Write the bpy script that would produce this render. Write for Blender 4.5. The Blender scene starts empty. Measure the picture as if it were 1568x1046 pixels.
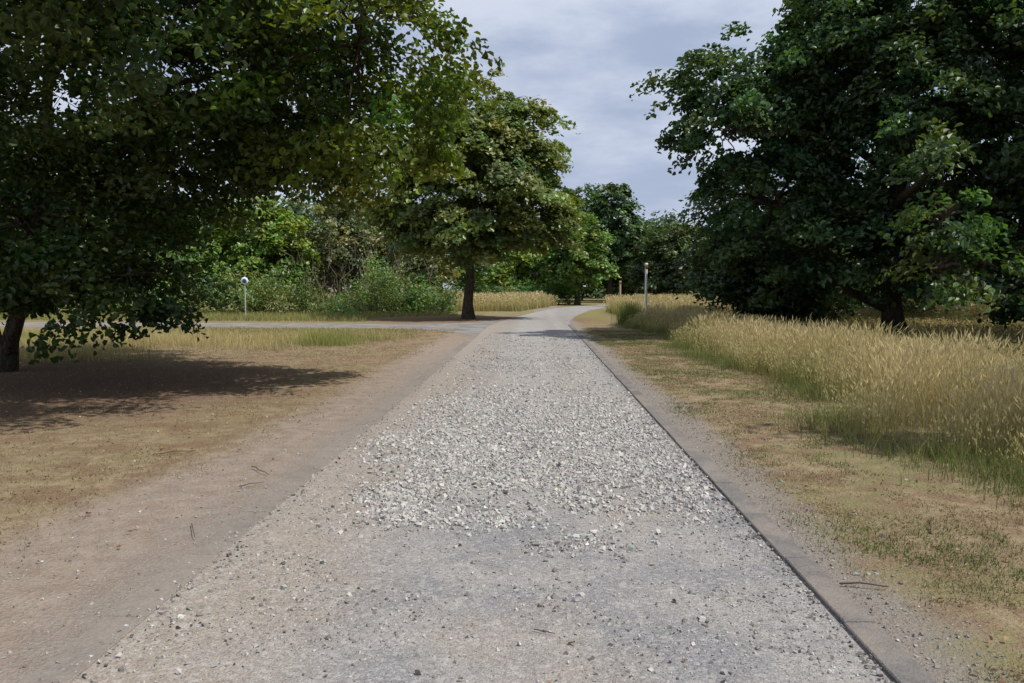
import bpy, math
import numpy as np
from mathutils import Vector
rng = np.random.default_rng(7)
scene = bpy.context.scene

# ------------------------------------------------------------ mesh builder
class MB:
    def __init__(s): s.V=[];s.F=[];s.C=[];s.M=[];s.n=0
    def add(s,v,f,c,m=0):
        v=np.asarray(v,dtype=np.float32).reshape(-1,3); f=np.asarray(f,dtype=np.int64).reshape(-1,4)
        c=np.asarray(c,dtype=np.float32)
        if c.ndim==1: c=np.tile(c,(len(v),1))
        s.V.append(v); s.F.append(f+s.n); s.C.append(c[:,:3]); s.M.append(np.full(len(f),m)); s.n+=len(v)
    def build(s,name,mats,smooth=False):
        V=np.concatenate(s.V);F=np.concatenate(s.F);C=np.concatenate(s.C);M=np.concatenate(s.M).astype(np.int32)
        me=bpy.data.meshes.new(name)
        me.vertices.add(len(V)); me.vertices.foreach_set('co',V.ravel())
        me.loops.add(len(F)*4); me.loops.foreach_set('vertex_index',F.astype(np.int32).ravel())
        me.polygons.add(len(F)); me.polygons.foreach_set('loop_start',np.arange(0,len(F)*4,4,dtype=np.int32))
        me.polygons.foreach_set('material_index',M)
        me.update(calc_edges=True)
        a=me.color_attributes.new('tint','FLOAT_COLOR','POINT')
        a.data.foreach_set('color',np.concatenate([C,np.ones((len(C),1),np.float32)],1).ravel())
        if smooth is True: sf=np.ones(len(F),bool)
        elif smooth is False: sf=np.zeros(len(F),bool)
        else: sf=(M==smooth)
        me.polygons.foreach_set('use_smooth',sf)
        for m in mats: me.materials.append(m)
        o=bpy.data.objects.new(name,me); scene.collection.objects.link(o); return o

def unit(a): return a/np.maximum(np.linalg.norm(a,axis=-1,keepdims=True),1e-6)
def tube(mb,pts,radii,col,sides=8,m=0):
    pts=np.array(pts,float); n=len(pts); t=unit(np.gradient(pts,axis=0))
    ref=np.array([1,0,0.]) if abs(t[0][0])<0.8 else np.array([0,1.,0])
    a=unit(np.cross(t,ref)); b=np.cross(t,a); th=np.linspace(0,2*np.pi,sides,endpoint=False)
    R=np.array(radii)[:,None,None]
    v=pts[:,None,:]+R*(np.cos(th)[None,:,None]*a[:,None,:]+np.sin(th)[None,:,None]*b[:,None,:])
    i=np.arange(n-1)[:,None]*sides; j=np.arange(sides)[None,:]; k=(j+1)%sides
    f=np.stack([i+j,i+k,i+sides+k,i+sides+j],-1)
    mb.add(v.reshape(-1,3),f.reshape(-1,4),col,m)
def bend(p,q,sag=0.1,n=6,w=0.06):
    p=np.array(p,float);q=np.array(q,float);t=np.linspace(0,1,n)[:,None]
    L=np.linalg.norm(q-p); o=p+(q-p)*t; o[:,2]+= (np.sin(t[:,0]*np.pi))*sag*L
    o[1:-1]+=rng.normal(0,w*L/3,(n-2,3)); return o
_h=rng.random((256,256))
def vn(x,y,s,o=0):
    x=np.asarray(x)*s+o*17.3+500; y=np.asarray(y)*s+o*7.7+500
    xi=np.floor(x).astype(int);yi=np.floor(y).astype(int);fx=x-xi;fy=y-yi
    fx=fx*fx*(3-2*fx);fy=fy*fy*(3-2*fy);g=lambda a,b:_h[a%256,b%256]
    return (g(xi,yi)*(1-fx)+g(xi+1,yi)*fx)*(1-fy)+(g(xi,yi+1)*(1-fx)+g(xi+1,yi+1)*fx)*fy
def sm(x,a,b):
    t=np.clip((x-a)/(b-a),0,1); return t*t*(3-2*t)

# ------------------------------------------------------------ node helpers
class NT:
    def __init__(s,name):
        s.m=bpy.data.materials.new(name); s.m.use_nodes=True; s.t=s.m.node_tree; s.t.nodes.clear()
        s.out=s.n('ShaderNodeOutputMaterial')
    def n(s,ty): return s.t.nodes.new(ty)
    def l(s,a,b):
        if isinstance(a,(int,float)): b.default_value=a
        elif isinstance(a,(tuple,list)):
            b.default_value=tuple(a)+((1,) if len(a)==3 and len(b.default_value)==4 else ())
        else: s.t.links.new(a,b)
    def math(s,op,a,b=0.0,c=None):
        n=s.n('ShaderNodeMath'); n.operation=op; s.l(a,n.inputs[0]); s.l(b,n.inputs[1])
        if c is not None: s.l(c,n.inputs[2])
        return n.outputs[0]
    def pos(s):
        g=s.n('ShaderNodeNewGeometry'); x=s.n('ShaderNodeSeparateXYZ'); s.l(g.outputs['Position'],x.inputs[0]); return g.outputs['Position'],x.outputs[0],x.outputs[1],x.outputs[2]
    def noise(s,v,sc,det=4,rough=0.55,col=False):
        n=s.n('ShaderNodeTexNoise'); s.l(v,n.inputs['Vector']); n.inputs['Scale'].default_value=sc;n.inputs['Detail'].default_value=det;n.inputs['Roughness'].default_value=rough
        return n.outputs['Color' if col else 'Fac']
    def voro(s,v,sc,feat='F1'):
        n=s.n('ShaderNodeTexVoronoi'); n.feature=feat; s.l(v,n.inputs['Vector']); n.inputs['Scale'].default_value=sc; return n
    def ss(s,v,a,b,lo=0.,hi=1.):
        n=s.n('ShaderNodeMapRange'); n.interpolation_type='SMOOTHSTEP'; s.l(v,n.inputs[0]); n.inputs[1].default_value=a;n.inputs[2].default_value=b;n.inputs[3].default_value=lo;n.inputs[4].default_value=hi; return n.outputs[0]
    def mix(s,f,a,b,mode='MIX'):
        n=s.n('ShaderNodeMix'); n.data_type='RGBA'; n.blend_type=mode; s.l(f,n.inputs[0]); s.l(a,n.inputs[6]); s.l(b,n.inputs[7]); return n.outputs[2]
    def bsdf(s,col,rough=0.9,bump=None,dist=0.01,strength=1.0,spec=0.2):
        p=s.n('ShaderNodeBsdfPrincipled'); s.l(col,p.inputs['Base Color']); s.l(rough,p.inputs['Roughness']); p.inputs['Specular IOR Level'].default_value=spec
        if bump is not None:
            b=s.n('ShaderNodeBump'); b.inputs['Strength'].default_value=strength; b.inputs['Distance'].default_value=dist; s.l(bump,b.inputs['Height']); s.l(b.outputs[0],p.inputs['Normal'])
        s.t.links.new(p.outputs[0],s.out.inputs[0]); return p
    def diff(s,col,bump=None,dist=0.01):
        p=s.n('ShaderNodeBsdfDiffuse'); s.l(col,p.inputs[0])
        if bump is not None:
            b=s.n('ShaderNodeBump'); b.inputs['Distance'].default_value=dist; s.l(bump,b.inputs['Height']); s.l(b.outputs[0],p.inputs['Normal'])
        s.t.links.new(p.outputs[0],s.out.inputs[0]); return p
    def attr(s):
        a=s.n('ShaderNodeAttribute'); a.attribute_name='tint'; return a.outputs['Color']

def leaf_mat(name,trans=0.35,gloss=.05,tc=(1.6,1.4,0.5)):
    k=NT(name); c=k.attr(); p=k.diff(c)
    tr=k.n('ShaderNodeBsdfTranslucent'); k.l(k.mix(1.0,c,tc,'MULTIPLY'),tr.inputs[0])
    mx=k.n('ShaderNodeMixShader'); mx.inputs[0].default_value=trans
    k.l(p.outputs[0],mx.inputs[1]); k.l(tr.outputs[0],mx.inputs[2]); o=mx.outputs[0]
    if gloss>0:
        g=k.n('ShaderNodeBsdfGlossy'); g.inputs['Roughness'].default_value=.42; m2=k.n('ShaderNodeMixShader'); m2.inputs[0].default_value=gloss
        k.l(o,m2.inputs[1]); k.l(g.outputs[0],m2.inputs[2]); o=m2.outputs[0]
    k.l(o,k.out.inputs[0]); return k.m
def bark_mat():
    k=NT('bark'); P,x,y,z=k.pos()
    m=k.n('ShaderNodeMapping'); k.l(P,m.inputs[0]); m.inputs['Scale'].default_value=(1,1,0.18)
    n=k.noise(m.outputs[0],22,6,0.7); c=k.mix(k.ss(n,.35,.65),(0.025,0.02,0.015),(0.11,0.088,0.066)); c=k.mix(k.ss(k.noise(P,3),.5,.7),c,(0.06,0.065,0.035))
    k.diff(c,n,0.03); return k.m
BARK=bark_mat(); LEAF=leaf_mat('leaf',.36,.04); GRASS=leaf_mat('grass_blade',0.3,0,(1.1,1.1,.9))
def vc_mat(name):
    k=NT(name); P,x,y,z=k.pos(); c=k.mix(1.0,k.attr(),k.mix(k.noise(P,90,3),(0.75,0.75,0.75),(1.25,1.25,1.25)),'MULTIPLY'); k.diff(c); return k.m
STONE=vc_mat('stone')

# ------------------------------------------------------------ leaves and trees
def leaves(mb,P,nrm,L,W,col,m=1,fold=0.25,simple=False):
    N=len(P); nrm=unit(nrm); r=unit(rng.normal(size=(N,3))); r[:,2]-=0.35
    d=unit(r-nrm*(r*nrm).sum(1,keepdims=True)); s=np.cross(nrm,d)
    L=L[:,None];W=W[:,None]
    if simple:
        v=np.stack([P-d*L*.5,P+s*W*.5-nrm*W*.1,P+d*L*.5,P-s*W*.5-nrm*W*.1],1)
        f=np.arange(N)[:,None]*4+np.array([[0,1,2,3]]); k=4
    else:
        up=nrm*W*fold
        v=np.stack([P-d*L*.5, P-d*L*.18+s*W*.5+up, P+d*L*.22+s*W*.42+up, P+d*L*.5-nrm*L*.12, P+d*L*.22-s*W*.42+up, P-d*L*.18-s*W*.5+up],1)
        b=np.arange(N)[:,None,None]*6; f=(b+np.array([[[0,1,2,3],[0,3,4,5]]])).reshape(-1,4); k=6
    mb.add(v.reshape(-1,3),f,np.repeat(col,k,0),m)

def tree(name,trunk,r0,lobes,ncl,clr,lpc,leaf,col,var=0.25,zmin=0.5,flat=0.5,simple=False,warm=0.0,stems=(),twigs=True,shell=0.55):
    mb=MB(); trunk=np.array(trunk,float); n=len(trunk)
    rad=r0*np.linspace(1,0.35,n); rad[0]*=1.35
    bc=(1,1,1)
    tube(mb,trunk,rad,bc,12)
    for st in stems: tube(mb,st[0],st[1]*np.linspace(1,.3,len(st[0])),bc,8)
    w=np.array([l[3]*l[4]*l[5] for l in lobes])**0.72; w=w/w.sum()
    for li,l in enumerate(lobes):
        c=np.array(l[:3],float); R=np.array(l[3:6],float); nc=max(5,int(ncl*w[li]))
        dd=np.linalg.norm(trunk-c,axis=1)+np.where(trunk[:,2]>c[2]+.3,3,0)+np.where(trunk[:,2]<0.8,4,0); ti=int(dd.argmin())
        tube(mb,bend(trunk[ti],c,0.08),rad[ti]*np.linspace(.7,.22,6),bc,7)
        hubs=c+unit(rng.normal(size=(9,3)))*R*.5
        for h in hubs: tube(mb,bend(c,h,0.08,5),r0*np.linspace(.2,.08,5),bc,5)
        d=unit(rng.normal(size=(nc,3))); rr=(shell+(1-shell)*np.sqrt(rng.random(nc)))
        rr*=1+.28*(rng.random(nc)<.12)*rng.random(nc)
        ph=rng.random(6)*6.28
        lump=1+0.17*np.sin(d[:,0]*5+ph[0])*np.sin(d[:,2]*5+ph[1])+0.12*np.sin(d[:,1]*8+d[:,0]*6+ph[2])+0.08*np.sin(d[:,2]*11+ph[3]+d[:,1]*7)
        C=c+d*R*(rr*lump)[:,None]; ok=C[:,2]>zmin+clr*.2; C=C[ok];d=d[ok];rr=rr[ok]
        if len(C)==0: continue
        if twigs:
            near=np.linalg.norm(C[:,None]-hubs[None],axis=2).argmin(1)
            for q in range(len(C)):
                if rng.random()<.7: tube(mb,bend(hubs[near[q]],C[q],0.06,4),r0*np.array([.07,.05,.035,.015]),bc,4)
        k=len(C); nl=(lpc*rng.uniform(.4,1.5,k)).astype(int); idx=np.repeat(np.arange(k),nl); N=len(idx)
        size=clr*rng.uniform(.6,1.35,k)
        off=rng.normal(size=(N,3)); off=unit(off)*(rng.random(N)**.45)[:,None]
        off[:,2]*=flat; off*=size[idx][:,None]
        out=unit(d*np.array([1,1,.2])); off+=out[idx]*(rng.random(N)*.6*size[idx])[:,None]; off[:,2]-=.35*(off[:,:2]**2).sum(1)/size[idx]
        P=C[idx]+off; nr=np.array([0,0,.8])+d[idx]*.5+rng.normal(0,.5,(N,3))
        g=np.clip(P[:,2]>0.25,0,1).astype(bool)
        cb=1+rng.normal(0,var*.7,k); cc=np.array(col)[None]*(cb[idx]+rng.normal(0,var*.5,N)).clip(.35,2)[:,None]
        # outer leaves are tinted lighter and yellower than the inner ones
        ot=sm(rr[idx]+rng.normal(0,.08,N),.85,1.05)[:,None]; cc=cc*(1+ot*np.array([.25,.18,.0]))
        wv=(rng.normal(0,1,k)[idx]*.15+rng.random(N)*warm); cc[:,0]*=(1+wv).clip(.6,3); cc[:,2]*=(1-wv*.3).clip(.4,2)
        if len(l)>6: cc=cc*np.array(l[6])
        L=leaf*rng.uniform(.65,1.3,N)
        leaves(mb,P[g],nr[g],L[g],L[g]*rng.uniform(.55,.8,g.sum()),cc[g],1,simple=simple)
    return mb.build(name,[BARK,LEAF],smooth=0)

# left maple overhanging
Y=(2.2,1.9,1.0)  # sunlit look of the maple's right side, painted into its leaf colour
tree('maple_tree',[(-10.2,15,-.1),(-10.0,14.9,.6),(-9.6,14.7,1.4),(-9.2,14.5,2.4),(-8.7,14.1,4),(-8.2,13.6,6),(-8,13.4,8)],.17,
 [(-8.2,13.5,6.5,4.3,4.8,3.5),(-2.6,12,5.2,1.5,1.9,1.9,Y),(-5,12.5,5.7,2.7,3,2.4,(1.1,1.05,1)),(-6.5,12.6,1.8,1.0,1.3,.9),(-8.2,12.7,2.6,2.1,2,1.3),
  (-5.2,8.6,6.1,2.6,2.2,1.7),(-10.9,16.5,3.4,2.8,3,1.8),(-2.5,13,4.0,1.1,1.2,.75,(3.2,2.2,1.)),(-4.5,14,4.2,1.7,1.6,.9,(1.4,1.2,1)),(-6.6,14.5,3.6,1.7,1.6,.8),  # right-hand lobes carry brighter tints standing in for sun on the leaves
  (-3.4,6.9,7.4,1.7,1.0,.5)],  # unseen lobe above the view, added to bring the ground shadow nearer
 1220,.52,110,.11,(.036,.080,.019),warm=.25,
 stems=[([(-10.1,14.9,.3),(-9.3,14.3,1.3),(-8.2,13.6,2.4),(-7,13,3.6),(-5.5,12.6,4.6)],.11),([(-10.3,15.1,.2),(-10.9,15.6,1.3),(-11,16,3)],.12)])
# chestnut
tree('horse_chestnut_tree',[(-3.4,41,-.1),(-3.42,41,.8),(-3.3,41,2),(-3.3,41,3.5),(-3.1,41,6),(-3,41,9)],.3,
 [(-2.9,41,6.9,3.8,4.0,3.6),(-3.4,41,10.1,2.4,2.6,2.4),(-.8,41,8.7,1.9,2.3,2.3),(-.1,40.5,5.3,1.7,2,1.5),(-5.5,40.3,5.4,2.1,2.0,1.8),(-2.8,38.8,5,2.2,1.4,1.7)],
 640,.72,115,.25,(.105,.158,.048),var=.3,zmin=2.4,flat=.38,simple=True,warm=.12,shell=.78)
# right oaks
O=(.042,.088,.032)
tree('oak_tree',[(11.2,25,-.1),(11.1,25,.7),(11,25,1.6),(11,25,3),(11.2,25,5),(11.3,25.2,8),(11.2,25.5,11)],.36,
 [(11.7,25,7,3.9,4.3,4.0),(6.6,25.3,7.0,2.2,2.3,2.2),(7.5,25.5,4.2,2.0,2.3,2.1),(9.4,24.3,2.9,2.4,2.2,1.2),(9.1,25.5,8.6,1.7,2.5,1.7),(12,26,11.3,3.0,3.8,3.0),(15.3,23.5,5.5,3.2,3.3,3.2),
  (9.5,19.3,4.5,.5,.7,.7,(1.6,1.6,1.4)),(9.7,19.2,3.3,.7,.8,.8,(1.6,1.6,1.4)),(9.6,19,2.1,.7,.8,.6,(1.6,1.5,1.3)),(10.8,19.6,2.2,.8,.9,.7,(1.2,1.2,1.1))],  # front bough: sunlight painted in as a brighter leaf tint
 1150,.6,112,.17,O,zmin=.7,var=.38,shell=.64,stems=[([(11.1,25,1.2),(10.6,23,2.2),(10.2,21,3.2),(9.7,19.4,4.2)],.12),([(11,25,.9),(9.6,24.6,1.5),(8.3,24.6,2.8),(7.4,25,4.5)],.15)])
tree('oak_tree',[(17.6,22,-.1),(17.5,22,1),(17.2,22,2.5),(16.9,21.5,5),(16.7,21,9)],.3,
 [(16.3,21,8.5,3.7,3.7,3.6),(15.8,20.5,3.0,2.6,2.1,1.6),(14.0,19.5,1.6,1.4,1.1,.9,(1.3,1.3,1.2)),(12.6,20,1.5,1.0,1.1,.6),(16.5,24,1.5,2.5,1,1.0)],480,.65,110,.18,O,zmin=.25,var=.3)
tree('oak_tree',[(8.4,32,-.1),(8.4,32,1),(8.3,32,2.5),(8.2,32,5)],.18,
 [(8.1,32,4.2,1.8,1.8,2.3),(9.5,31,2.2,2.2,1.8,1.4),(7.7,31.6,1.7,1.3,1.2,1.1),(11.5,33,3,2.6,2,2.0),(9.8,30,1.3,1.8,1,.7)],360,.65,100,.2,(.042,.08,.029),zmin=.15,var=.3,simple=True)
tree('oak_tree',[(21,34,-.1),(21,34,2),(21,34,5),(21,34,9)],.3,[(21,34,6.5,5.5,4,5.5),(16,37,4,4,3,3.6)],240,1.0,75,.3,O,simple=True,twigs=False)
# oak beside the verge, its outer branch throws the small shadow on the right lawn
tree('oak_tree',[(14,4,-.1),(14,4,1.5),(13.8,4.2,4),(13,4.6,7),(12.4,5,9)],.3,[(13.5,4.5,8,2.4,2.8,2.6),(8.7,5.9,9.4,.8,.7,.3),(11,5.3,9,1.4,1,.8)],170,.6,80,.2,O,simple=True)
# middle-distance trees
def simple_tree(name,x,y,h,r,col,ncl=170,leaf=.34,zmin=.4,lo=.1):
    cz=h*(.5+lo/2); rz=h*(.5-lo/2)*.88
    lobes=[(x,y,cz,r*.8,r*.8,rz*.9),(x-r*.45,y+rng.uniform(-1,.5),cz*.75,r*.55,r*.5,rz*.55),(x+r*.48,y-.5,cz*.82,r*.5,r*.5,rz*.58),(x+rng.uniform(-.3,.3)*r,y,h*.8,r*.45,r*.5,h*.15)]
    tree(name,[(x,y,-.1),(x,y,h*.15),(x,y,h*.35),(x+.2,y,h*.6),(x+.1,y,h*.85)],.022*h+.05,lobes,int(ncl*.85),.75,66,leaf,tuple(1.5*a for a in col),simple=True,var=.4,zmin=zmin,twigs=False,warm=.2,shell=.65)
simple_tree('ash_tree',8.3,88,13.2,4.6,(.03,.065,.022),340,.4)
simple_tree('ash_tree',4.0,74,9.0,3.0,(.06,.12,.025),200)
simple_tree('ash_tree',5.5,98,15,5.5,(.035,.075,.024),300,.42)
simple_tree('oak_tree',15.5,92,9.0,5.0,(.037,.06,.022),320,.4)
simple_tree('oak_tree',11.2,102,9,4.5,(.035,.06,.024),240,.4)
simple_tree('oak_tree',11.5,66,7.0,3.4,(.033,.06,.022),240)
simple_tree('hawthorn_tree',-1.6,80,6.6,4.4,(.08,.145,.025),220)
simple_tree('hawthorn_tree',-8.5,72,9.5,5,(.05,.10,.025),200)
simple_tree('willow_tree',-13.5,55,8.6,3.6,(.085,.11,.05),300,.25)
simple_tree('willow_tree',-8.8,56,7.0,3.2,(.09,.12,.055),260,.24)
simple_tree('hawthorn_tree',-18.0,52,8.0,3.2,(.08,.145,.025),260,.28)
simple_tree('hawthorn_tree',-23.5,50,7.8,3.6,(.05,.10,.024),220,.3)
simple_tree('hawthorn_tree',-29.5,48,8.5,4,(.055,.11,.022),220,.3)
simple_tree('hawthorn_tree',-36,48,8.5,4.5,(.045,.09,.02),200,.34)
simple_tree('hawthorn_tree',21,48,7,4.5,(.08,.15,.03),200,.3)
simple_tree('hawthorn_tree',33,46,9,5.5,(.045,.09,.022),180,.34)
def shrub(segs,n,h,col,lf=.2,depth=1.6,lpc=55,name='hedge'):
    mb=MB()
    for (x0,y0,x1,y1) in segs:
        t=rng.random(n); X=x0+(x1-x0)*t; Yy=y0+(y1-y0)*t+rng.normal(0,depth*.5,n); hh=h*(.1+1.35*vn(X,Yy,.5,3)**1.3)*rng.uniform(.6,1.25,n)
        Z=hh*np.sqrt(rng.random(n)); k=n
        nl=np.full(k,lpc); idx=np.repeat(np.arange(k),nl); N=len(idx)
        P=np.stack([X,Yy,Z],1)[idx]+rng.normal(0,.3,(N,3)); P[:,2]=np.abs(P[:,2])
        tone=.55+.9*vn(X,Yy,.35,12)
        cc=np.array(col)*((1+rng.normal(0,.3,k))*tone)[idx][:,None]*(1+rng.normal(0,.2,N)).clip(.3,2)[:,None]; cc[:,0]*=(1+.35*rng.normal(0,1,k)[idx]).clip(.6,2); cc=cc.clip(.005,1)
        L=lf*rng.uniform(.6,1.3,N); leaves(mb,P,np.array([0,-.3,.7])+rng.normal(0,.5,(N,3)),L,L*.6,cc,1,simple=True)
    mb.build(name,[BARK,LEAF])
shrub([(-26,46.5,-5,50)],520,2.3,(.10,.155,.032),.17,2.8,name='nettle_bank')
shrub([(-45,44,-24,46)],250,2.8,(.06,.115,.025),name='bramble_hedge')
shrub([(-5,71,4.2,78),(11,70,30,60),(13,42,40,40)],200,2.5,(.075,.14,.03))
mb=MB()
for i in range(70):
    x=rng.uniform(-17,-8); y=rng.uniform(50.5,53.5); h=rng.uniform(2,5.2); e=(x+rng.normal(0,1.2),y+rng.normal(0,.5),h)
    tube(mb,bend((x,y,0),e,.05,6,.15),np.linspace(.04,.01,6),(1,1,1),4)
    for j in range(4):
        p=np.array((x,y,0))+(np.array(e)-np.array((x,y,0)))*rng.uniform(.4,.95); tube(mb,bend(p,p+rng.normal(0,.6,3)+np.array([0,0,.5]),.05,4,.1),np.linspace(.018,.005,4),(1,1,1),3)
k=NT('dry_twig'); k.diff((.15,.13,.095)); mb.build('bare_shrub',[k.m])
# distant tree mass
mb=MB()
def mass(x0,y0,x1,y1,n,h,col):
    t=rng.random(n); X=x0+(x1-x0)*t; Yy=y0+(y1-y0)*t+rng.normal(0,3,n); hh=h*(.6+.6*vn(X,0*X,.13,5)); Z=hh*rng.random(n)**.7
    N=n*36; idx=np.repeat(np.arange(n),36); P=np.stack([X,Yy,Z],1)[idx]+rng.normal(0,.8,(N,3)); P[:,2]=abs(P[:,2])
    cc=np.array(col)*(1+rng.normal(0,.3,n)[idx]+rng.normal(0,.15,N)).clip(.3,2)[:,None]; L=.75*rng.uniform(.6,1.3,N)
    leaves(mb,P,np.array([0,-.3,.7])+rng.normal(0,.5,(N,3)),L,L*.7,cc,0,simple=True)
mass(-110,80,-12,95,1200,12,(.065,.12,.036)); mass(-12,125,40,125,900,11,(.055,.095,.036)); mass(22,100,120,70,1200,9,(.065,.12,.036))
mb.build('distant_trees',[LEAF])

# ------------------------------------------------------------ ground
def quad_sheet(name,x0,y0,x1,y1,z,mat,nx=1,ny=1):
    mb=MB(); xs=np.linspace(x0,x1,nx+1);ys=np.linspace(y0,y1,ny+1); X,Yg=np.meshgrid(xs,ys)
    v=np.stack([X,Yg,np.full_like(X,z)],-1).reshape(-1,3); i=np.arange(ny)[:,None]*(nx+1)+np.arange(nx)[None]
    mb.add(v,np.stack([i,i+1,i+nx+2,i+nx+1],-1).reshape(-1,4),(1,1,1)); return mb.build(name,[mat])
k=NT('ground'); P,x,y,z=k.pos()
n1=k.noise(P,.7,5,.6); n2=k.noise(P,5,5,.65); n3=k.noise(P,40,4,.7); n4=k.noise(P,.22,3); n5=k.noise(P,1.6,5,.7)
xp=k.math('ADD',x,k.math('ADD',k.math('MULTIPLY',k.math('SUBTRACT',n1,.5),1.0),k.math('MULTIPLY',k.math('SUBTRACT',n2,.5),.35)))
c=k.mix(k.ss(n2,.35,.65),(.205,.148,.09),(.29,.23,.14))
gm=k.math('MULTIPLY',k.ss(n1,.46,.6,0,.8),k.ss(x,-2,2,.3,1)); c=k.mix(gm,c,(.175,.17,.075))
c=k.mix(k.ss(n5,.48,.6,0,.8),c,(.19,.122,.08))
c=k.mix(k.ss(n4,.45,.6,0,.4),c,(.23,.165,.112))
far=k.ss(y,30,45); c=k.mix(k.math('MULTIPLY',far,.6),c,(.18,.17,.06))
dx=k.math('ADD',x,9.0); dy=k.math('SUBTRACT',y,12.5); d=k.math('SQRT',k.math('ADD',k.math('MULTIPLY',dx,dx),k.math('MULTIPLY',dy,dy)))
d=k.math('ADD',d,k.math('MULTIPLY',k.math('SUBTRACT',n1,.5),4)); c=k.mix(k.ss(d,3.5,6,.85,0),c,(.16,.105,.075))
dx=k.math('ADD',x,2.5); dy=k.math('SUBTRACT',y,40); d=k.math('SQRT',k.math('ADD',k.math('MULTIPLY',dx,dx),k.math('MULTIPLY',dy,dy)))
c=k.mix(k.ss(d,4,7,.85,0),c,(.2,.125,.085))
near=k.ss(y,3,9,.55,0)
lf=k.math('MULTIPLY',k.ss(k.math('ADD',xp,near),-3.35,-2.7),k.math('LESS_THAN',x,0)); dirt=k.mix(k.ss(n2,.3,.7),(.24,.188,.15),(.31,.255,.208))
dirt=k.mix(k.ss(xp,-2.5,-2.0,0,.6),dirt,(.235,.21,.187))
fade=k.ss(y,20,33,1,.25)
c=k.mix(k.math('MULTIPLY',lf,fade),c,dirt)
rt=k.math('MULTIPLY',k.ss(xp,1.75,2.2,1,0),k.math('GREATER_THAN',x,0)); c=k.mix(k.math('MULTIPLY',rt,.9),c,(.235,.208,.185))
grit=k.voro(P,55); c=k.mix(k.math('MULTIPLY',k.ss(grit.outputs['Distance'],.15,.4,1,0),.3),c,k.mix(.8,grit.outputs['Color'],(.3,.28,.25)))
c=k.mix(1.0,c,k.mix(n3,(.66,.66,.66),(1.34,1.34,1.34)),'MULTIPLY')
k.diff(c,k.math('ADD',n3,k.math('MULTIPLY',n2,1.5)),.02)
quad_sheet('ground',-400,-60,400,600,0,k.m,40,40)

# path
k=NT('gravel_path'); P,x,y,z=k.pos()
n0=k.noise(P,.5,4,.6); n1=k.noise(P,1.1,5,.6); n2=k.noise(P,7,5,.7)
v1=k.voro(P,95); v2=k.voro(P,40)
sep=k.n('ShaderNodeSeparateColor'); k.l(v1.outputs['Color'],sep.inputs[0]); sep2=k.n('ShaderNodeSeparateColor'); k.l(v2.outputs['Color'],sep2.inputs[0])
c=k.mix(k.ss(n1,.4,.6),(.195,.192,.198),(.265,.248,.232))
xw=k.math('ADD',x,k.math('MULTIPLY',k.math('SUBTRACT',n1,.5),1.6))
c=k.mix(k.ss(xw,-1.5,-.6,.9,0),c,(.275,.23,.188))
c=k.mix(k.ss(n0,.48,.62,0,.65),c,(.27,.23,.193))
mid=k.math('MULTIPLY',k.ss(y,6,12),k.math('MULTIPLY',k.ss(xw,-1.2,-.7,0,1),k.ss(xw,1.0,1.35,1,.2))); c=k.mix(k.math('MULTIPLY',mid,.5),c,(.35,.33,.31))
trk=k.math('ABSOLUTE',k.math('SUBTRACT',k.math('ABSOLUTE',k.math('ADD',xw,.1)),.75)); c=k.mix(k.math('MULTIPLY',k.ss(trk,.1,.3,.45,0),k.ss(y,7,13)),c,(.235,.21,.188))
c=k.mix(k.math('MULTIPLY',k.ss(sep.outputs[0],.5,.95),.45),c,(.40,.385,.37)); c=k.mix(k.math('MULTIPLY',k.ss(sep.outputs[1],.78,.95),.55),c,(.12,.115,.115))
c=k.mix(k.math('MULTIPLY',k.ss(sep2.outputs[0],.82,.9),.4),c,(.40,.38,.36))
c=k.mix(1.0,c,k.mix(n2,(.76,.76,.76),(1.24,1.24,1.24)),'MULTIPLY')
c=k.mix(1.0,c,k.mix(k.noise(P,160,2,.6),(.6,.6,.6),(1.4,1.4,1.4)),'MULTIPLY')
h=k.math('ADD',k.math('MULTIPLY',v1.outputs['Distance'],-.6),k.math('ADD',k.math('MULTIPLY',v2.outputs['Distance'],-.4),n2))
k.diff(c,h,.008); PATH=k.m
def ribbon(name,pts,z,mat):
    mb=MB(); v=[]
    for (xa,ya,xb,yb) in pts: v+= [(xa,ya,z),(xb,yb,z)]
    n=len(pts); mb.add(v,[[2*i,2*i+1,2*i+3,2*i+2] for i in range(n-1)],(1,1,1)); return mb.build(name,[mat])
main=[(-1.9,-8,1.5,-8),(-1.9,28,1.5,28),(-1.9,33,1.5,33),(-1.6,38,1.7,38),(-1.0,44,2.2,44),(-.2,50,3.0,50),(.8,57,4.0,57),(1.8,63,5.2,62),(3.3,69,6.9,67),(6,76,9,72.5),(9.5,81,12,77),(16,87,18,82),(28,93,29,88)]
ribbon('gravel_path',main,.008,PATH)
k=NT('asphalt'); P,x,y,z=k.pos(); n=k.noise(P,1.2,6,.65); c=k.mix(k.ss(n,.35,.65),(.17,.16,.152),(.255,.24,.225)); k.diff(c,k.noise(P,60,3),.01)
ribbon('side_path',[(-70,34.5,-70,39),(-30,33,-30,37),(-15,31.8,-15,35.8),(-6,31,-6,35.2),(-3.8,30.2,-3.8,35.8),(-2.7,28.2,-2.7,37.5),(-1.6,25,-1.5,40)],.004,k.m)
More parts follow.
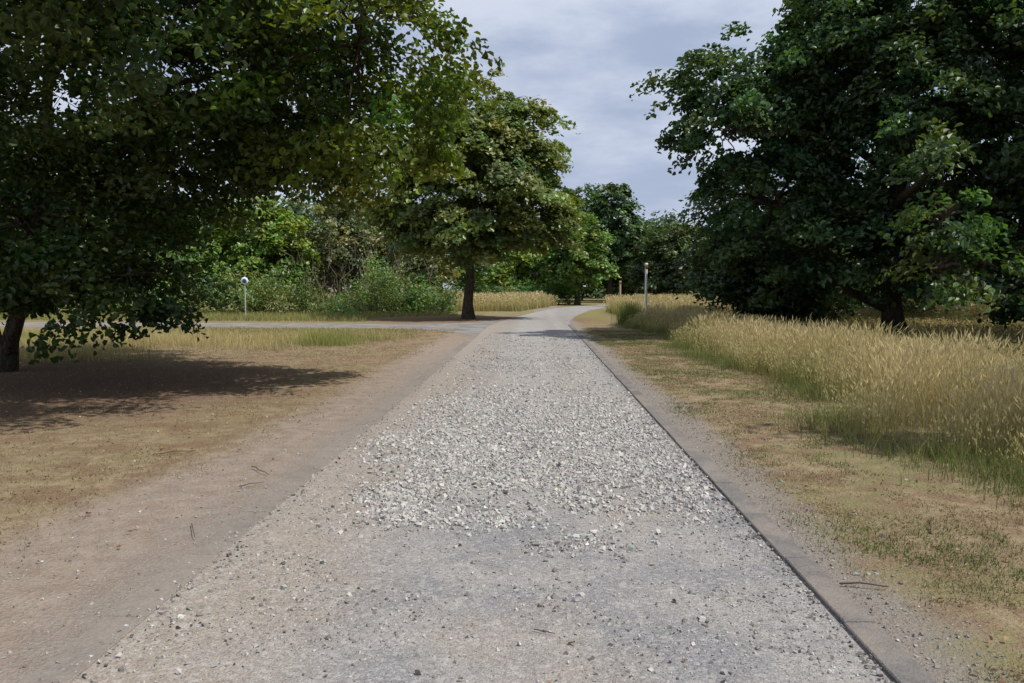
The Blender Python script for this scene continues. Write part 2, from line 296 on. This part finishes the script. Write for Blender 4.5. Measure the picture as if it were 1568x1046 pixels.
# kerbs
k=NT('concrete_edging'); P,x,y,z=k.pos(); n=k.noise(P,9,6,.7); c=k.mix(1.0,k.attr(),k.mix(n,(.65,.64,.62),(1.3,1.29,1.27)),'MULTIPLY')
c=k.mix(k.ss(k.noise(P,1.8,6,.7),.42,.6,0,.75),c,(.235,.205,.178)); c=k.mix(1.0,c,k.mix(k.noise(P,45,4,.7),(.65,.65,.65),(1.35,1.35,1.35)),'MULTIPLY'); k.diff(c,k.noise(P,80,4),.008); CONC=k.m
def kerb(name,x0,x1,h,col,ya=1.0,yb=30,gap=.006,L=.9,jit=.003):
    mb=MB(); yy=ya
    while yy<yb:
        a=x0+rng.normal(0,jit);b=x1+rng.normal(0,jit);hz=h+rng.normal(0,jit*.5); y1=yy+L-gap; e=.006
        v=[(a,yy,-.1),(b,yy,-.1),(b,y1,-.1),(a,y1,-.1),(a,yy,hz-e),(b,yy,hz-e),(b,y1,hz-e),(a,y1,hz-e),(a+e,yy+e*.4,hz),(b-e,yy+e*.4,hz),(b-e,y1-e*.4,hz),(a+e,y1-e*.4,hz)]
        f=[[0,1,5,4],[1,2,6,5],[2,3,7,6],[3,0,4,7],[4,5,9,8],[5,6,10,9],[6,7,11,10],[7,4,8,11],[8,9,10,11]]
        mb.add(v,f,np.array(col)*rng.uniform(.93,1.07)); yy+=L
    return mb.build(name,[CONC])
kerb('path_edging',1.46,1.61,.03,(.165,.156,.152),yb=34,gap=.009); kerb('path_edging',-2.07,-1.87,.017,(.215,.19,.17),yb=27,gap=.004,jit=.0015)
# ------------------------------------------------------------ stones
def stones(mb,X,Yy,S,z0,cols):
    n=len(X); cube=np.array([(-1,-1,-1),(1,-1,-1),(1,1,-1),(-1,1,-1),(-1,-1,1),(1,-1,1),(1,1,1),(-1,1,1)],float)*.5
    v=cube[None]*rng.uniform(.5,1.15,(n,1,3))+rng.normal(0,.15,(n,8,3)); v[:,4:,:2]*=.7; v[:,:,2]*=.75
    q=unit(rng.normal(size=(n,4))*np.array([1,.35,.35,1])); w,a,b,c=[q[:,i] for i in range(4)]
    R=np.stack([1-2*(b*b+c*c),2*(a*b-c*w),2*(a*c+b*w),2*(a*b+c*w),1-2*(a*a+c*c),2*(b*c-a*w),2*(a*c-b*w),2*(b*c+a*w),1-2*(a*a+b*b)],-1).reshape(n,3,3)
    v=np.einsum('nij,nkj->nki',R,v)*S[:,None,None]; v+=np.stack([X,Yy,z0+S*.15],1)[:,None]
    f=np.arange(n)[:,None,None]*8+np.array([[0,3,2,1],[4,5,6,7],[0,1,5,4],[1,2,6,5],[2,3,7,6],[3,0,4,7]])[None]
    mb.add(v.reshape(-1,3),f.reshape(-1,4),np.repeat(cols,8,0))
def scol(n,base=.33,var=.09):
    b=np.clip(rng.normal(base,var,n),.07,.6)[:,None]; return b*np.array([1,.955,.9])*(1+rng.normal(0,.03,(n,3)))
mb=MB()
n=140000; X=rng.uniform(-1.7,1.43,n); Yy=4.6+rng.random(n)*14
edge=vn(X,Yy,1.6,2)*1.0+vn(X,Yy,5,4)*.6
m_=sm(Yy+edge*1.8,5.9,7.7)*(1-sm(Yy+edge*3,10,16)*.9)*sm(X+edge*.7,-1.25,-.35)*(1-.4*sm(X,1.1,1.4))*(.4+.6*sm(vn(X,Yy,2.5,11),.15,.5))
ok=rng.random(n)<m_*.62; X=X[ok];Yy=Yy[ok]; stones(mb,X,Yy,rng.gamma(5,.0043,len(X)).clip(.009,.042),.008,scol(len(X),.375,.065))
n=38000; X=rng.uniform(-1.8,1.44,n); Yy=2.6+rng.random(n)**.8*7; dns=.2+.75*sm(vn(X,Yy,2.2,9),.35,.7)+.8*sm(X,.9,1.4); ok=rng.random(n)<dns; X=X[ok];Yy=Yy[ok]
stones(mb,X,Yy,rng.gamma(2.4,.0034,len(X)).clip(.004,.03),.008,scol(len(X),.28,.10))
n=2500; X=rng.uniform(-1.6,1.43,n); Yy=15+rng.random(n)*12; stones(mb,X,Yy,rng.gamma(4,.006,n).clip(.015,.045),.008,scol(n,.34,.07))
# grit lodged over and along the edgings
n=3400; X=np.where(rng.random(n)<.6,rng.normal(-1.88,.07,n),rng.normal(1.43,.03,n)); Yy=2.6+rng.random(n)**1.3*16; stones(mb,X,Yy,rng.gamma(2.5,.0035,n).clip(.004,.022),.014,scol(n,.27,.08))
mb.build('gravel',[STONE])
mb=MB(); n=6500; X=np.where(rng.random(n)<.45,rng.uniform(-3.0,-1.86,n),1.62+np.abs(rng.normal(0,.25,n))); Yy=2.6+rng.random(n)**1.3*14
stones(mb,X,Yy,rng.gamma(2.5,.003,n).clip(.003,.022),.0,scol(n,.26,.07)); 
n=120; X=rng.uniform(-7,-2,n); X[n//2:]=rng.uniform(1.7,4,n-n//2); Yy=rng.uniform(4,14,n); stones(mb,X,Yy,rng.uniform(.012,.032,n),0,scol(n,.33,.06)); mb.build('loose_stones',[STONE])

# ------------------------------------------------------------ grass
def blades(mb,X,Yy,H,W,col0,col1,lean=.35,segs=3,z0=0,head=None,hcol=None):
    n=len(X); th=rng.random(n)*6.283; dr=np.stack([np.cos(th),np.sin(th),0*th],1); ph=rng.random(n)*6.283; sd=np.stack([np.cos(ph),np.sin(ph),0*ph],1)
    t=np.linspace(0,1,segs+1); ln=(rng.random(n)*lean*H)[:,None,None]
    c=np.stack([X,Yy,0*X+z0],1)[:,None]+dr[:,None]*ln*(t**2)[None,:,None]; zz=H[:,None]*(t[None]-.12*lean*t[None]**2); c=c+np.stack([0*zz,0*zz,zz],-1)
    w=W[:,None]*(1-.85*t)[None]
    v=np.stack([c-sd[:,None]*w[...,None]*.5,c+sd[:,None]*w[...,None]*.5],2)
    k=2*(segs+1); f=np.arange(n)[:,None,None]*k+(np.arange(segs)[:,None]*2+np.array([[0,1,3,2]]))[None]
    cc=col0[:,None]*(1-t)[None,:,None]+col1[:,None]*t[None,:,None]; cc=np.repeat(cc,2,1)
    mb.add(v.reshape(-1,3),f.reshape(-1,4),cc.reshape(-1,3))
    if head is not None:
        tip=c[:,-1]; d=unit(c[:,-1]-c[:,-2]); L=(H*head)[:,None]; wd=(W*1.0+.002)[:,None]
        for s_ in (sd,np.cross(d,sd)):
            v=np.stack([tip-d*L*.5,tip+s_*wd,tip+d*L*.6,tip-s_*wd],1); mb.add(v.reshape(-1,3),np.arange(n)[:,None]*4+np.array([[0,1,2,3]]),np.repeat(hcol,4,0))
def colmix(n,a,b,t,var=.15):
    c=np.array(a)[None]*(1-t[:,None])+np.array(b)[None]*t[:,None]; return c*(1+rng.normal(0,var,n)).clip(.4,1.8)[:,None]
TAN=(.33,.26,.155); GRN=(.12,.17,.05); GOLD=(.54,.44,.22)
def short(mb,x0,x1,y0,y1,n,pw=1.6,gk=1.):
    Yy=y0+(y1-y0)*rng.random(n)**pw; X=rng.uniform(x0,x1,n)
    g=vn(X,Yy,.9,1)*.6+vn(X,Yy,3.5,2)*.4; bare=vn(X,Yy,1.3,6)*.5+vn(X,Yy,5,7)*.5
    ed=np.where(X<0,sm(-X+bare*.8-.55*(1-sm(Yy,3,9)),3.05,3.6),sm(X+bare*.5,1.95,2.5))
    shade=np.exp(-(((X+9)/4.5)**2+((Yy-12.5)/4.5)**2)); 
    ok=rng.random(n)<ed*sm(bare,.25,.6)*(1-.8*shade)*gk**.5; X=X[ok];Yy=Yy[ok];g=g[ok];m=len(X)
    t=sm(g+rng.normal(0,.12,m),.45,.7)*gk; c=colmix(m,TAN,GRN,t,.25)
    blades(mb,X,Yy,rng.uniform(.01,.034,m)*(1+.5*t),.0025+.0004*Yy+rng.random(m)*.002,c*.75,c,1.8,2)
mb=MB(); short(mb,1.7,5,2.8,30,180000); short(mb,-13,-2.4,4,31,210000,1.5,.35); mb.build('dry_lawn',[GRASS])
def tall(mb,X,Yy,h,t,wid=1.):
    n=len(X); c1=colmix(n,GOLD,(.21,.26,.075),t,.22); c0=colmix(n,(.34,.29,.13),(.12,.17,.04),t,.2)
    H=h*rng.uniform(.4,1.18,n); blades(mb,X,Yy,H,(.0022+.00024*Yy)*wid*rng.uniform(.7,1.4,n),c0,c1,.5,4,head=.14,hcol=colmix(n,(.65,.55,.34),(.42,.39,.18),t,.15))
mb=MB()
def edgeR(Yy): return 3.75+.3*np.sin(Yy*.55)+.6*(vn(Yy,0*Yy,.8,3)-.5)+.02*Yy
n=98000; Yy=3+33*rng.random(n)**1.15; X=edgeR(Yy)+np.abs(rng.random(n)**1.2*(2.3+.10*Yy))+rng.normal(0,.14,n); dst=X-edgeR(Yy)
t=(sm(vn(X,Yy,.8,4)*.7+vn(X,Yy,2.2,14)*.3+rng.normal(0,.2,n),.48,.78)*.75+.35*(1-sm(dst,0,.7))+.15*sm(Yy,14,24)); hh=(.42+.36*sm(dst,0,.8)-.3*sm(dst,2,3.2))*(.58+.4*vn(X,Yy,.9,8)+.4*vn(X,Yy,2.6,15))*(1-.1*sm(Yy,10,30))
ok=rng.random(n)<(.12+.88*sm(vn(X,Yy,1.8,9),.25,.65)); tall(mb,X[ok],Yy[ok],hh[ok],t[ok].clip(0,1))
n=26000; Yy=3+32*rng.random(n)**1.1; X=edgeR(Yy)+rng.normal(0,.32,n); ok=rng.random(n)<sm(vn(X,Yy,.9,5),.35,.65); c=colmix(n,TAN,(.14,.21,.05),rng.random(n)**.5,.2)[ok]
blades(mb,X[ok],Yy[ok],rng.uniform(.06,.28,ok.sum()),rng.uniform(.004,.009,ok.sum()),c*.75,c,.9,3)
n=1400; X=rng.normal(4.2,.22,n); Yy=rng.normal(35,.9,n); c=colmix(n,(.22,.22,.08),(.12,.19,.045),rng.random(n),.2); blades(mb,X,Yy,rng.uniform(.4,1.15,n),rng.uniform(.015,.03,n),c*.7,c,.6,3)
mb.build('tall_grass',[GRASS])
mb=MB()
def field(poly,n,h,tg,wid=1.):
    x0,y0,x1,y1=poly; X=rng.uniform(x0,x1,n);Yy=rng.uniform(y0,y1,n)
    pc=np.interp(Yy,[30,40,50,57,63,69,76,82],[0,.4,1.4,2.4,3.5,5,7.5,11]); ok=(np.abs(X-pc)>np.where(Yy>66,3.8,2.9))&((Yy>36)|(X>edgeR(Yy)+2)); X=X[ok];Yy=Yy[ok]
    tall(mb,X,Yy,h*(.6+.7*vn(X,Yy,.5,3)),np.full(len(X),tg)+.4*vn(X,Yy,.3,1),wid)
field((-14,54,4,72),28000,.95,.0,1.8); field((4.8,37,14,64),36000,.9,.05,1.5); field((8,60,24,80),12000,.9,.1,1.8); field((14,34,34,42),14000,.8,.2,1.8); field((5.5,6,20,34),30000,.38,.3,1.9)
mb.build('meadow_grass',[GRASS])
mb=MB(); n=130000; Yy=16.5+9.5*rng.random(n); X=rng.uniform(-18,-3.0,n); e=sm(Yy+vn(X,Yy,.5,2)*6-3-np.minimum(0,(X+5))*.15,18.5,22)*(1-.9*sm(Yy+vn(X,Yy,.8,9)*2,25,26.5))*sm(-X+(vn(X,Yy,.6,3)-.5)*1.5-(31-Yy)*.10,3.2,4.2)
ok=rng.random(n)<e*(.3+.7*sm(vn(X,Yy,1.1,5),.3,.6)); X=X[ok];Yy=Yy[ok]; m=len(X); t=sm(vn(X,Yy,.5,6)+rng.normal(0,.12,m),.45,.8)*.8
c=colmix(m,(.50,.42,.21),(.25,.29,.08),t,.18); blades(mb,X,Yy,rng.uniform(.12,.40,m)*(.3+1.1*vn(X,Yy,.8,7)),rng.uniform(.006,.012,m),c*.75,c,.7,3)
n=28000; X=rng.uniform(-40,-4.5,n); Yy=rng.uniform(37,47,n)+np.maximum(0,-X-6)*.08; ok=np.hypot(X+2.5,Yy-40)>6; X=X[ok];Yy=Yy[ok]; c=colmix(len(X),(.38,.33,.15),(.18,.23,.06),rng.random(len(X)),.2); blades(mb,X,Yy,rng.uniform(.1,.35,len(X)),rng.uniform(.015,.03,len(X)),c*.8,c,.7,2)
n=24000; X=rng.uniform(-18,-3.4,n); Yy=rng.uniform(25,30.8,n)+np.maximum(0,-X-6)*.09; ok=rng.random(n)<sm(-X-(Yy-25)*.15,3.2,4.5); X=X[ok];Yy=Yy[ok]; c=colmix(len(X),(.40,.34,.17),(.19,.22,.065),rng.random(len(X))*.5,.2); blades(mb,X,Yy,rng.uniform(.03,.14,len(X)),rng.uniform(.01,.02,len(X)),c*.8,c,.9,2)
mb.build('rough_grass',[GRASS])
mb=MB(); n=8000; X=np.concatenate([rng.uniform(-9,-2.4,n*6//10),rng.uniform(1.8,4.2,n*3//10),rng.uniform(-1.6,1.4,n//10)]); n=len(X); Yy=3+rng.random(n)**1.2*17
ok=rng.random(n)<np.where(np.abs(X)<1.6,.15,np.where(X<0,sm(-X,2.4,3.6)*.9+.1,.8)); X=X[ok];Yy=Yy[ok];n=len(X); c=colmix(n,(.20,.115,.07),(.38,.29,.19),rng.random(n),.25)
L=rng.uniform(.01,.036,n); leaves(mb,np.stack([X,Yy,.014+.01*rng.random(n)],1),np.array([0,0,1])+rng.normal(0,.35,(n,3)),L,L*.65,c,0); mb.build('fallen_leaves',[GRASS])
mb=MB()
for (a,b,r) in [((1.64,4.22),(1.88,4.18),.006),((-2.5,6.9),(-2.25,6.6),.005),((-2.35,6.2),(-2.2,6.35),.005),((-2.3,5.2),(-2.15,4.9),.004),((.0,3.6),(.1,3.55),.003),((-3.6,7.4),(-3.3,7.6),.006),((2.6,5.2),(2.75,5.5),.004)]:
    tube(mb,bend((a[0],a[1],.02),(b[0],b[1],.02),.02,6,.05),r*np.linspace(1,.5,6),(1,1,1),5)
k=NT('twig'); k.diff((.10,.07,.055)); mb.build('fallen_twigs',[k.m])

# ------------------------------------------------------------ posts
def pmat(name,c,r=.6):
    k=NT(name); P,x,y,z=k.pos(); k.bsdf(k.mix(k.noise(P,12,4),tuple(.8*a for a in c),c),r); return k.m
WH=pmat('white_paint',(.78,.76,.72)); OR=pmat('orange_paint',(.55,.26,.15)); MT=pmat('galvanised_steel',(.4,.41,.42),.4); BL=pmat('blue_sign',(.03,.09,.3),.4); WD=pmat('weathered_wood',(.42,.34,.24),.9)
def obj(name,mb,mat,parent):
    o=mb.build(name,[mat],smooth=True); o.parent=parent; return o
def empty(name,loc):
    e=bpy.data.objects.new(name,None); e.location=loc; scene.collection.objects.link(e); return e
def cyl(pts,rad,s=14):
    mb=MB(); tube(mb,pts,rad,(1,1,1),s); return mb
def post(name,x,y,h,r,m1,m2):
    e=empty(name,(x,y,0))
    obj('shaft',cyl([(0,0,-.2),(0,0,.02),(0,0,h-.24)],[r,r,r*.92]),m1,e)
    obj('band',cyl([(0,0,h-.24),(0,0,h-.239),(0,0,h-.1)],[r*.92,r*1.08,r*1.08]),m2,e)
    obj('cap',cyl([(0,0,h-.1),(0,0,h-.099),(0,0,h-.005),(0,0,h)],[r*1.08,r*1.15,r*1.1,.001]),m1,e)
    obj('footing',cyl([(0,0,-.1),(0,0,.03),(0,0,.05)],[r*2.2,r*2.0,r]),CONC,e)
post('marker_post',4.6,33,2.62,.058,WH,OR); post('marker_post',6.75,63,2.15,.085,WD,OR)
e=empty('path_sign',(-15.55,42.5,0)); obj('pole',cyl([(0,0,-.2),(0,0,1),(0,0,2.25)],[.035,.035,.035]),MT,e)
obj('sign_disc',cyl([(0,-.041,1.98),(0,-.042,1.98),(0,-.055,1.98),(0,-.056,1.98)],[.001,.2,.2,.001],24),WH,e)
obj('sign_face',cyl([(0,-.058,1.98),(0,-.059,1.98),(0,-.062,1.98),(0,-.063,1.98)],[.001,.12,.12,.001],24),BL,e)
obj('bracket',cyl([(-.05,-.03,1.98),(.05,-.03,1.98)],[.012,.012]),MT,e)

# ------------------------------------------------------------ light, sky
el=math.radians(57); hx,hy=.88,-.46; hl=math.hypot(hx,hy)
sd=Vector((hx/hl*math.cos(el),hy/hl*math.cos(el),math.sin(el)))
su=bpy.data.lights.new('sun','SUN'); su.energy=4.7; su.angle=math.radians(.6); su.color=(1,.955,.87)
so=bpy.data.objects.new('sun',su); so.rotation_euler=sd.to_track_quat('Z','Y').to_euler(); scene.collection.objects.link(so)
w=bpy.data.worlds.new('World'); scene.world=w; w.use_nodes=True; t=w.node_tree; t.nodes.clear()
def wn(ty): return t.nodes.new(ty)
out=wn('ShaderNodeOutputWorld'); bg=wn('ShaderNodeBackground'); sky=wn('ShaderNodeTexSky'); sky.sky_type='NISHITA'; sky.sun_disc=False; sky.sun_elevation=el; sky.sun_rotation=math.atan2(hx,hy)
tc=wn('ShaderNodeTexCoord'); mp=wn('ShaderNodeMapping'); mp.inputs['Scale'].default_value=(1,1,3.2); mp.inputs['Location'].default_value=(.4,.2,.1); t.links.new(tc.outputs['Generated'],mp.inputs[0])
def wnoise(sc,det,r=.55):
    n=wn('ShaderNodeTexNoise'); n.inputs['Scale'].default_value=sc;n.inputs['Detail'].default_value=det;n.inputs['Roughness'].default_value=r; t.links.new(mp.outputs[0],n.inputs['Vector']); return n.outputs['Fac']
def wmap(v,a,b,lo,hi):
    n=wn('ShaderNodeMapRange'); n.interpolation_type='SMOOTHSTEP'; t.links.new(v,n.inputs[0])
    for i,q in enumerate((a,b,lo,hi)): n.inputs[i+1].default_value=q
    return n.outputs[0]
def wmix(f,a,b):
    n=wn('ShaderNodeMix'); n.data_type='RGBA'
    for s_,q in ((0,f),(6,a),(7,b)):
        if isinstance(q,tuple): n.inputs[s_].default_value=q
        else: t.links.new(q,n.inputs[s_])
    return n.outputs[2]
cl=wmix(wmap(wnoise(3.4,6),.38,.62,0,1),(4.0,4.75,6.4,1),(6.3,6.9,8.2,1))
col=wmix(wmap(wnoise(1.7,3),.3,.5,.8,1),sky.outputs[0],cl)
t.links.new(col,bg.inputs[0]); bg.inputs[1].default_value=.102; t.links.new(bg.outputs[0],out.inputs[0])

cam=bpy.data.cameras.new('camera'); cam.lens=28; cam.sensor_width=36; cam.clip_end=2000
co=bpy.data.objects.new('camera',cam); co.location=(0,0,1.6); co.rotation_euler=(math.radians(90-3.85),0,math.radians(1.6)); scene.collection.objects.link(co); scene.camera=co
scene.view_settings.view_transform='Standard'; scene.view_settings.look='None'; scene.view_settings.exposure=0
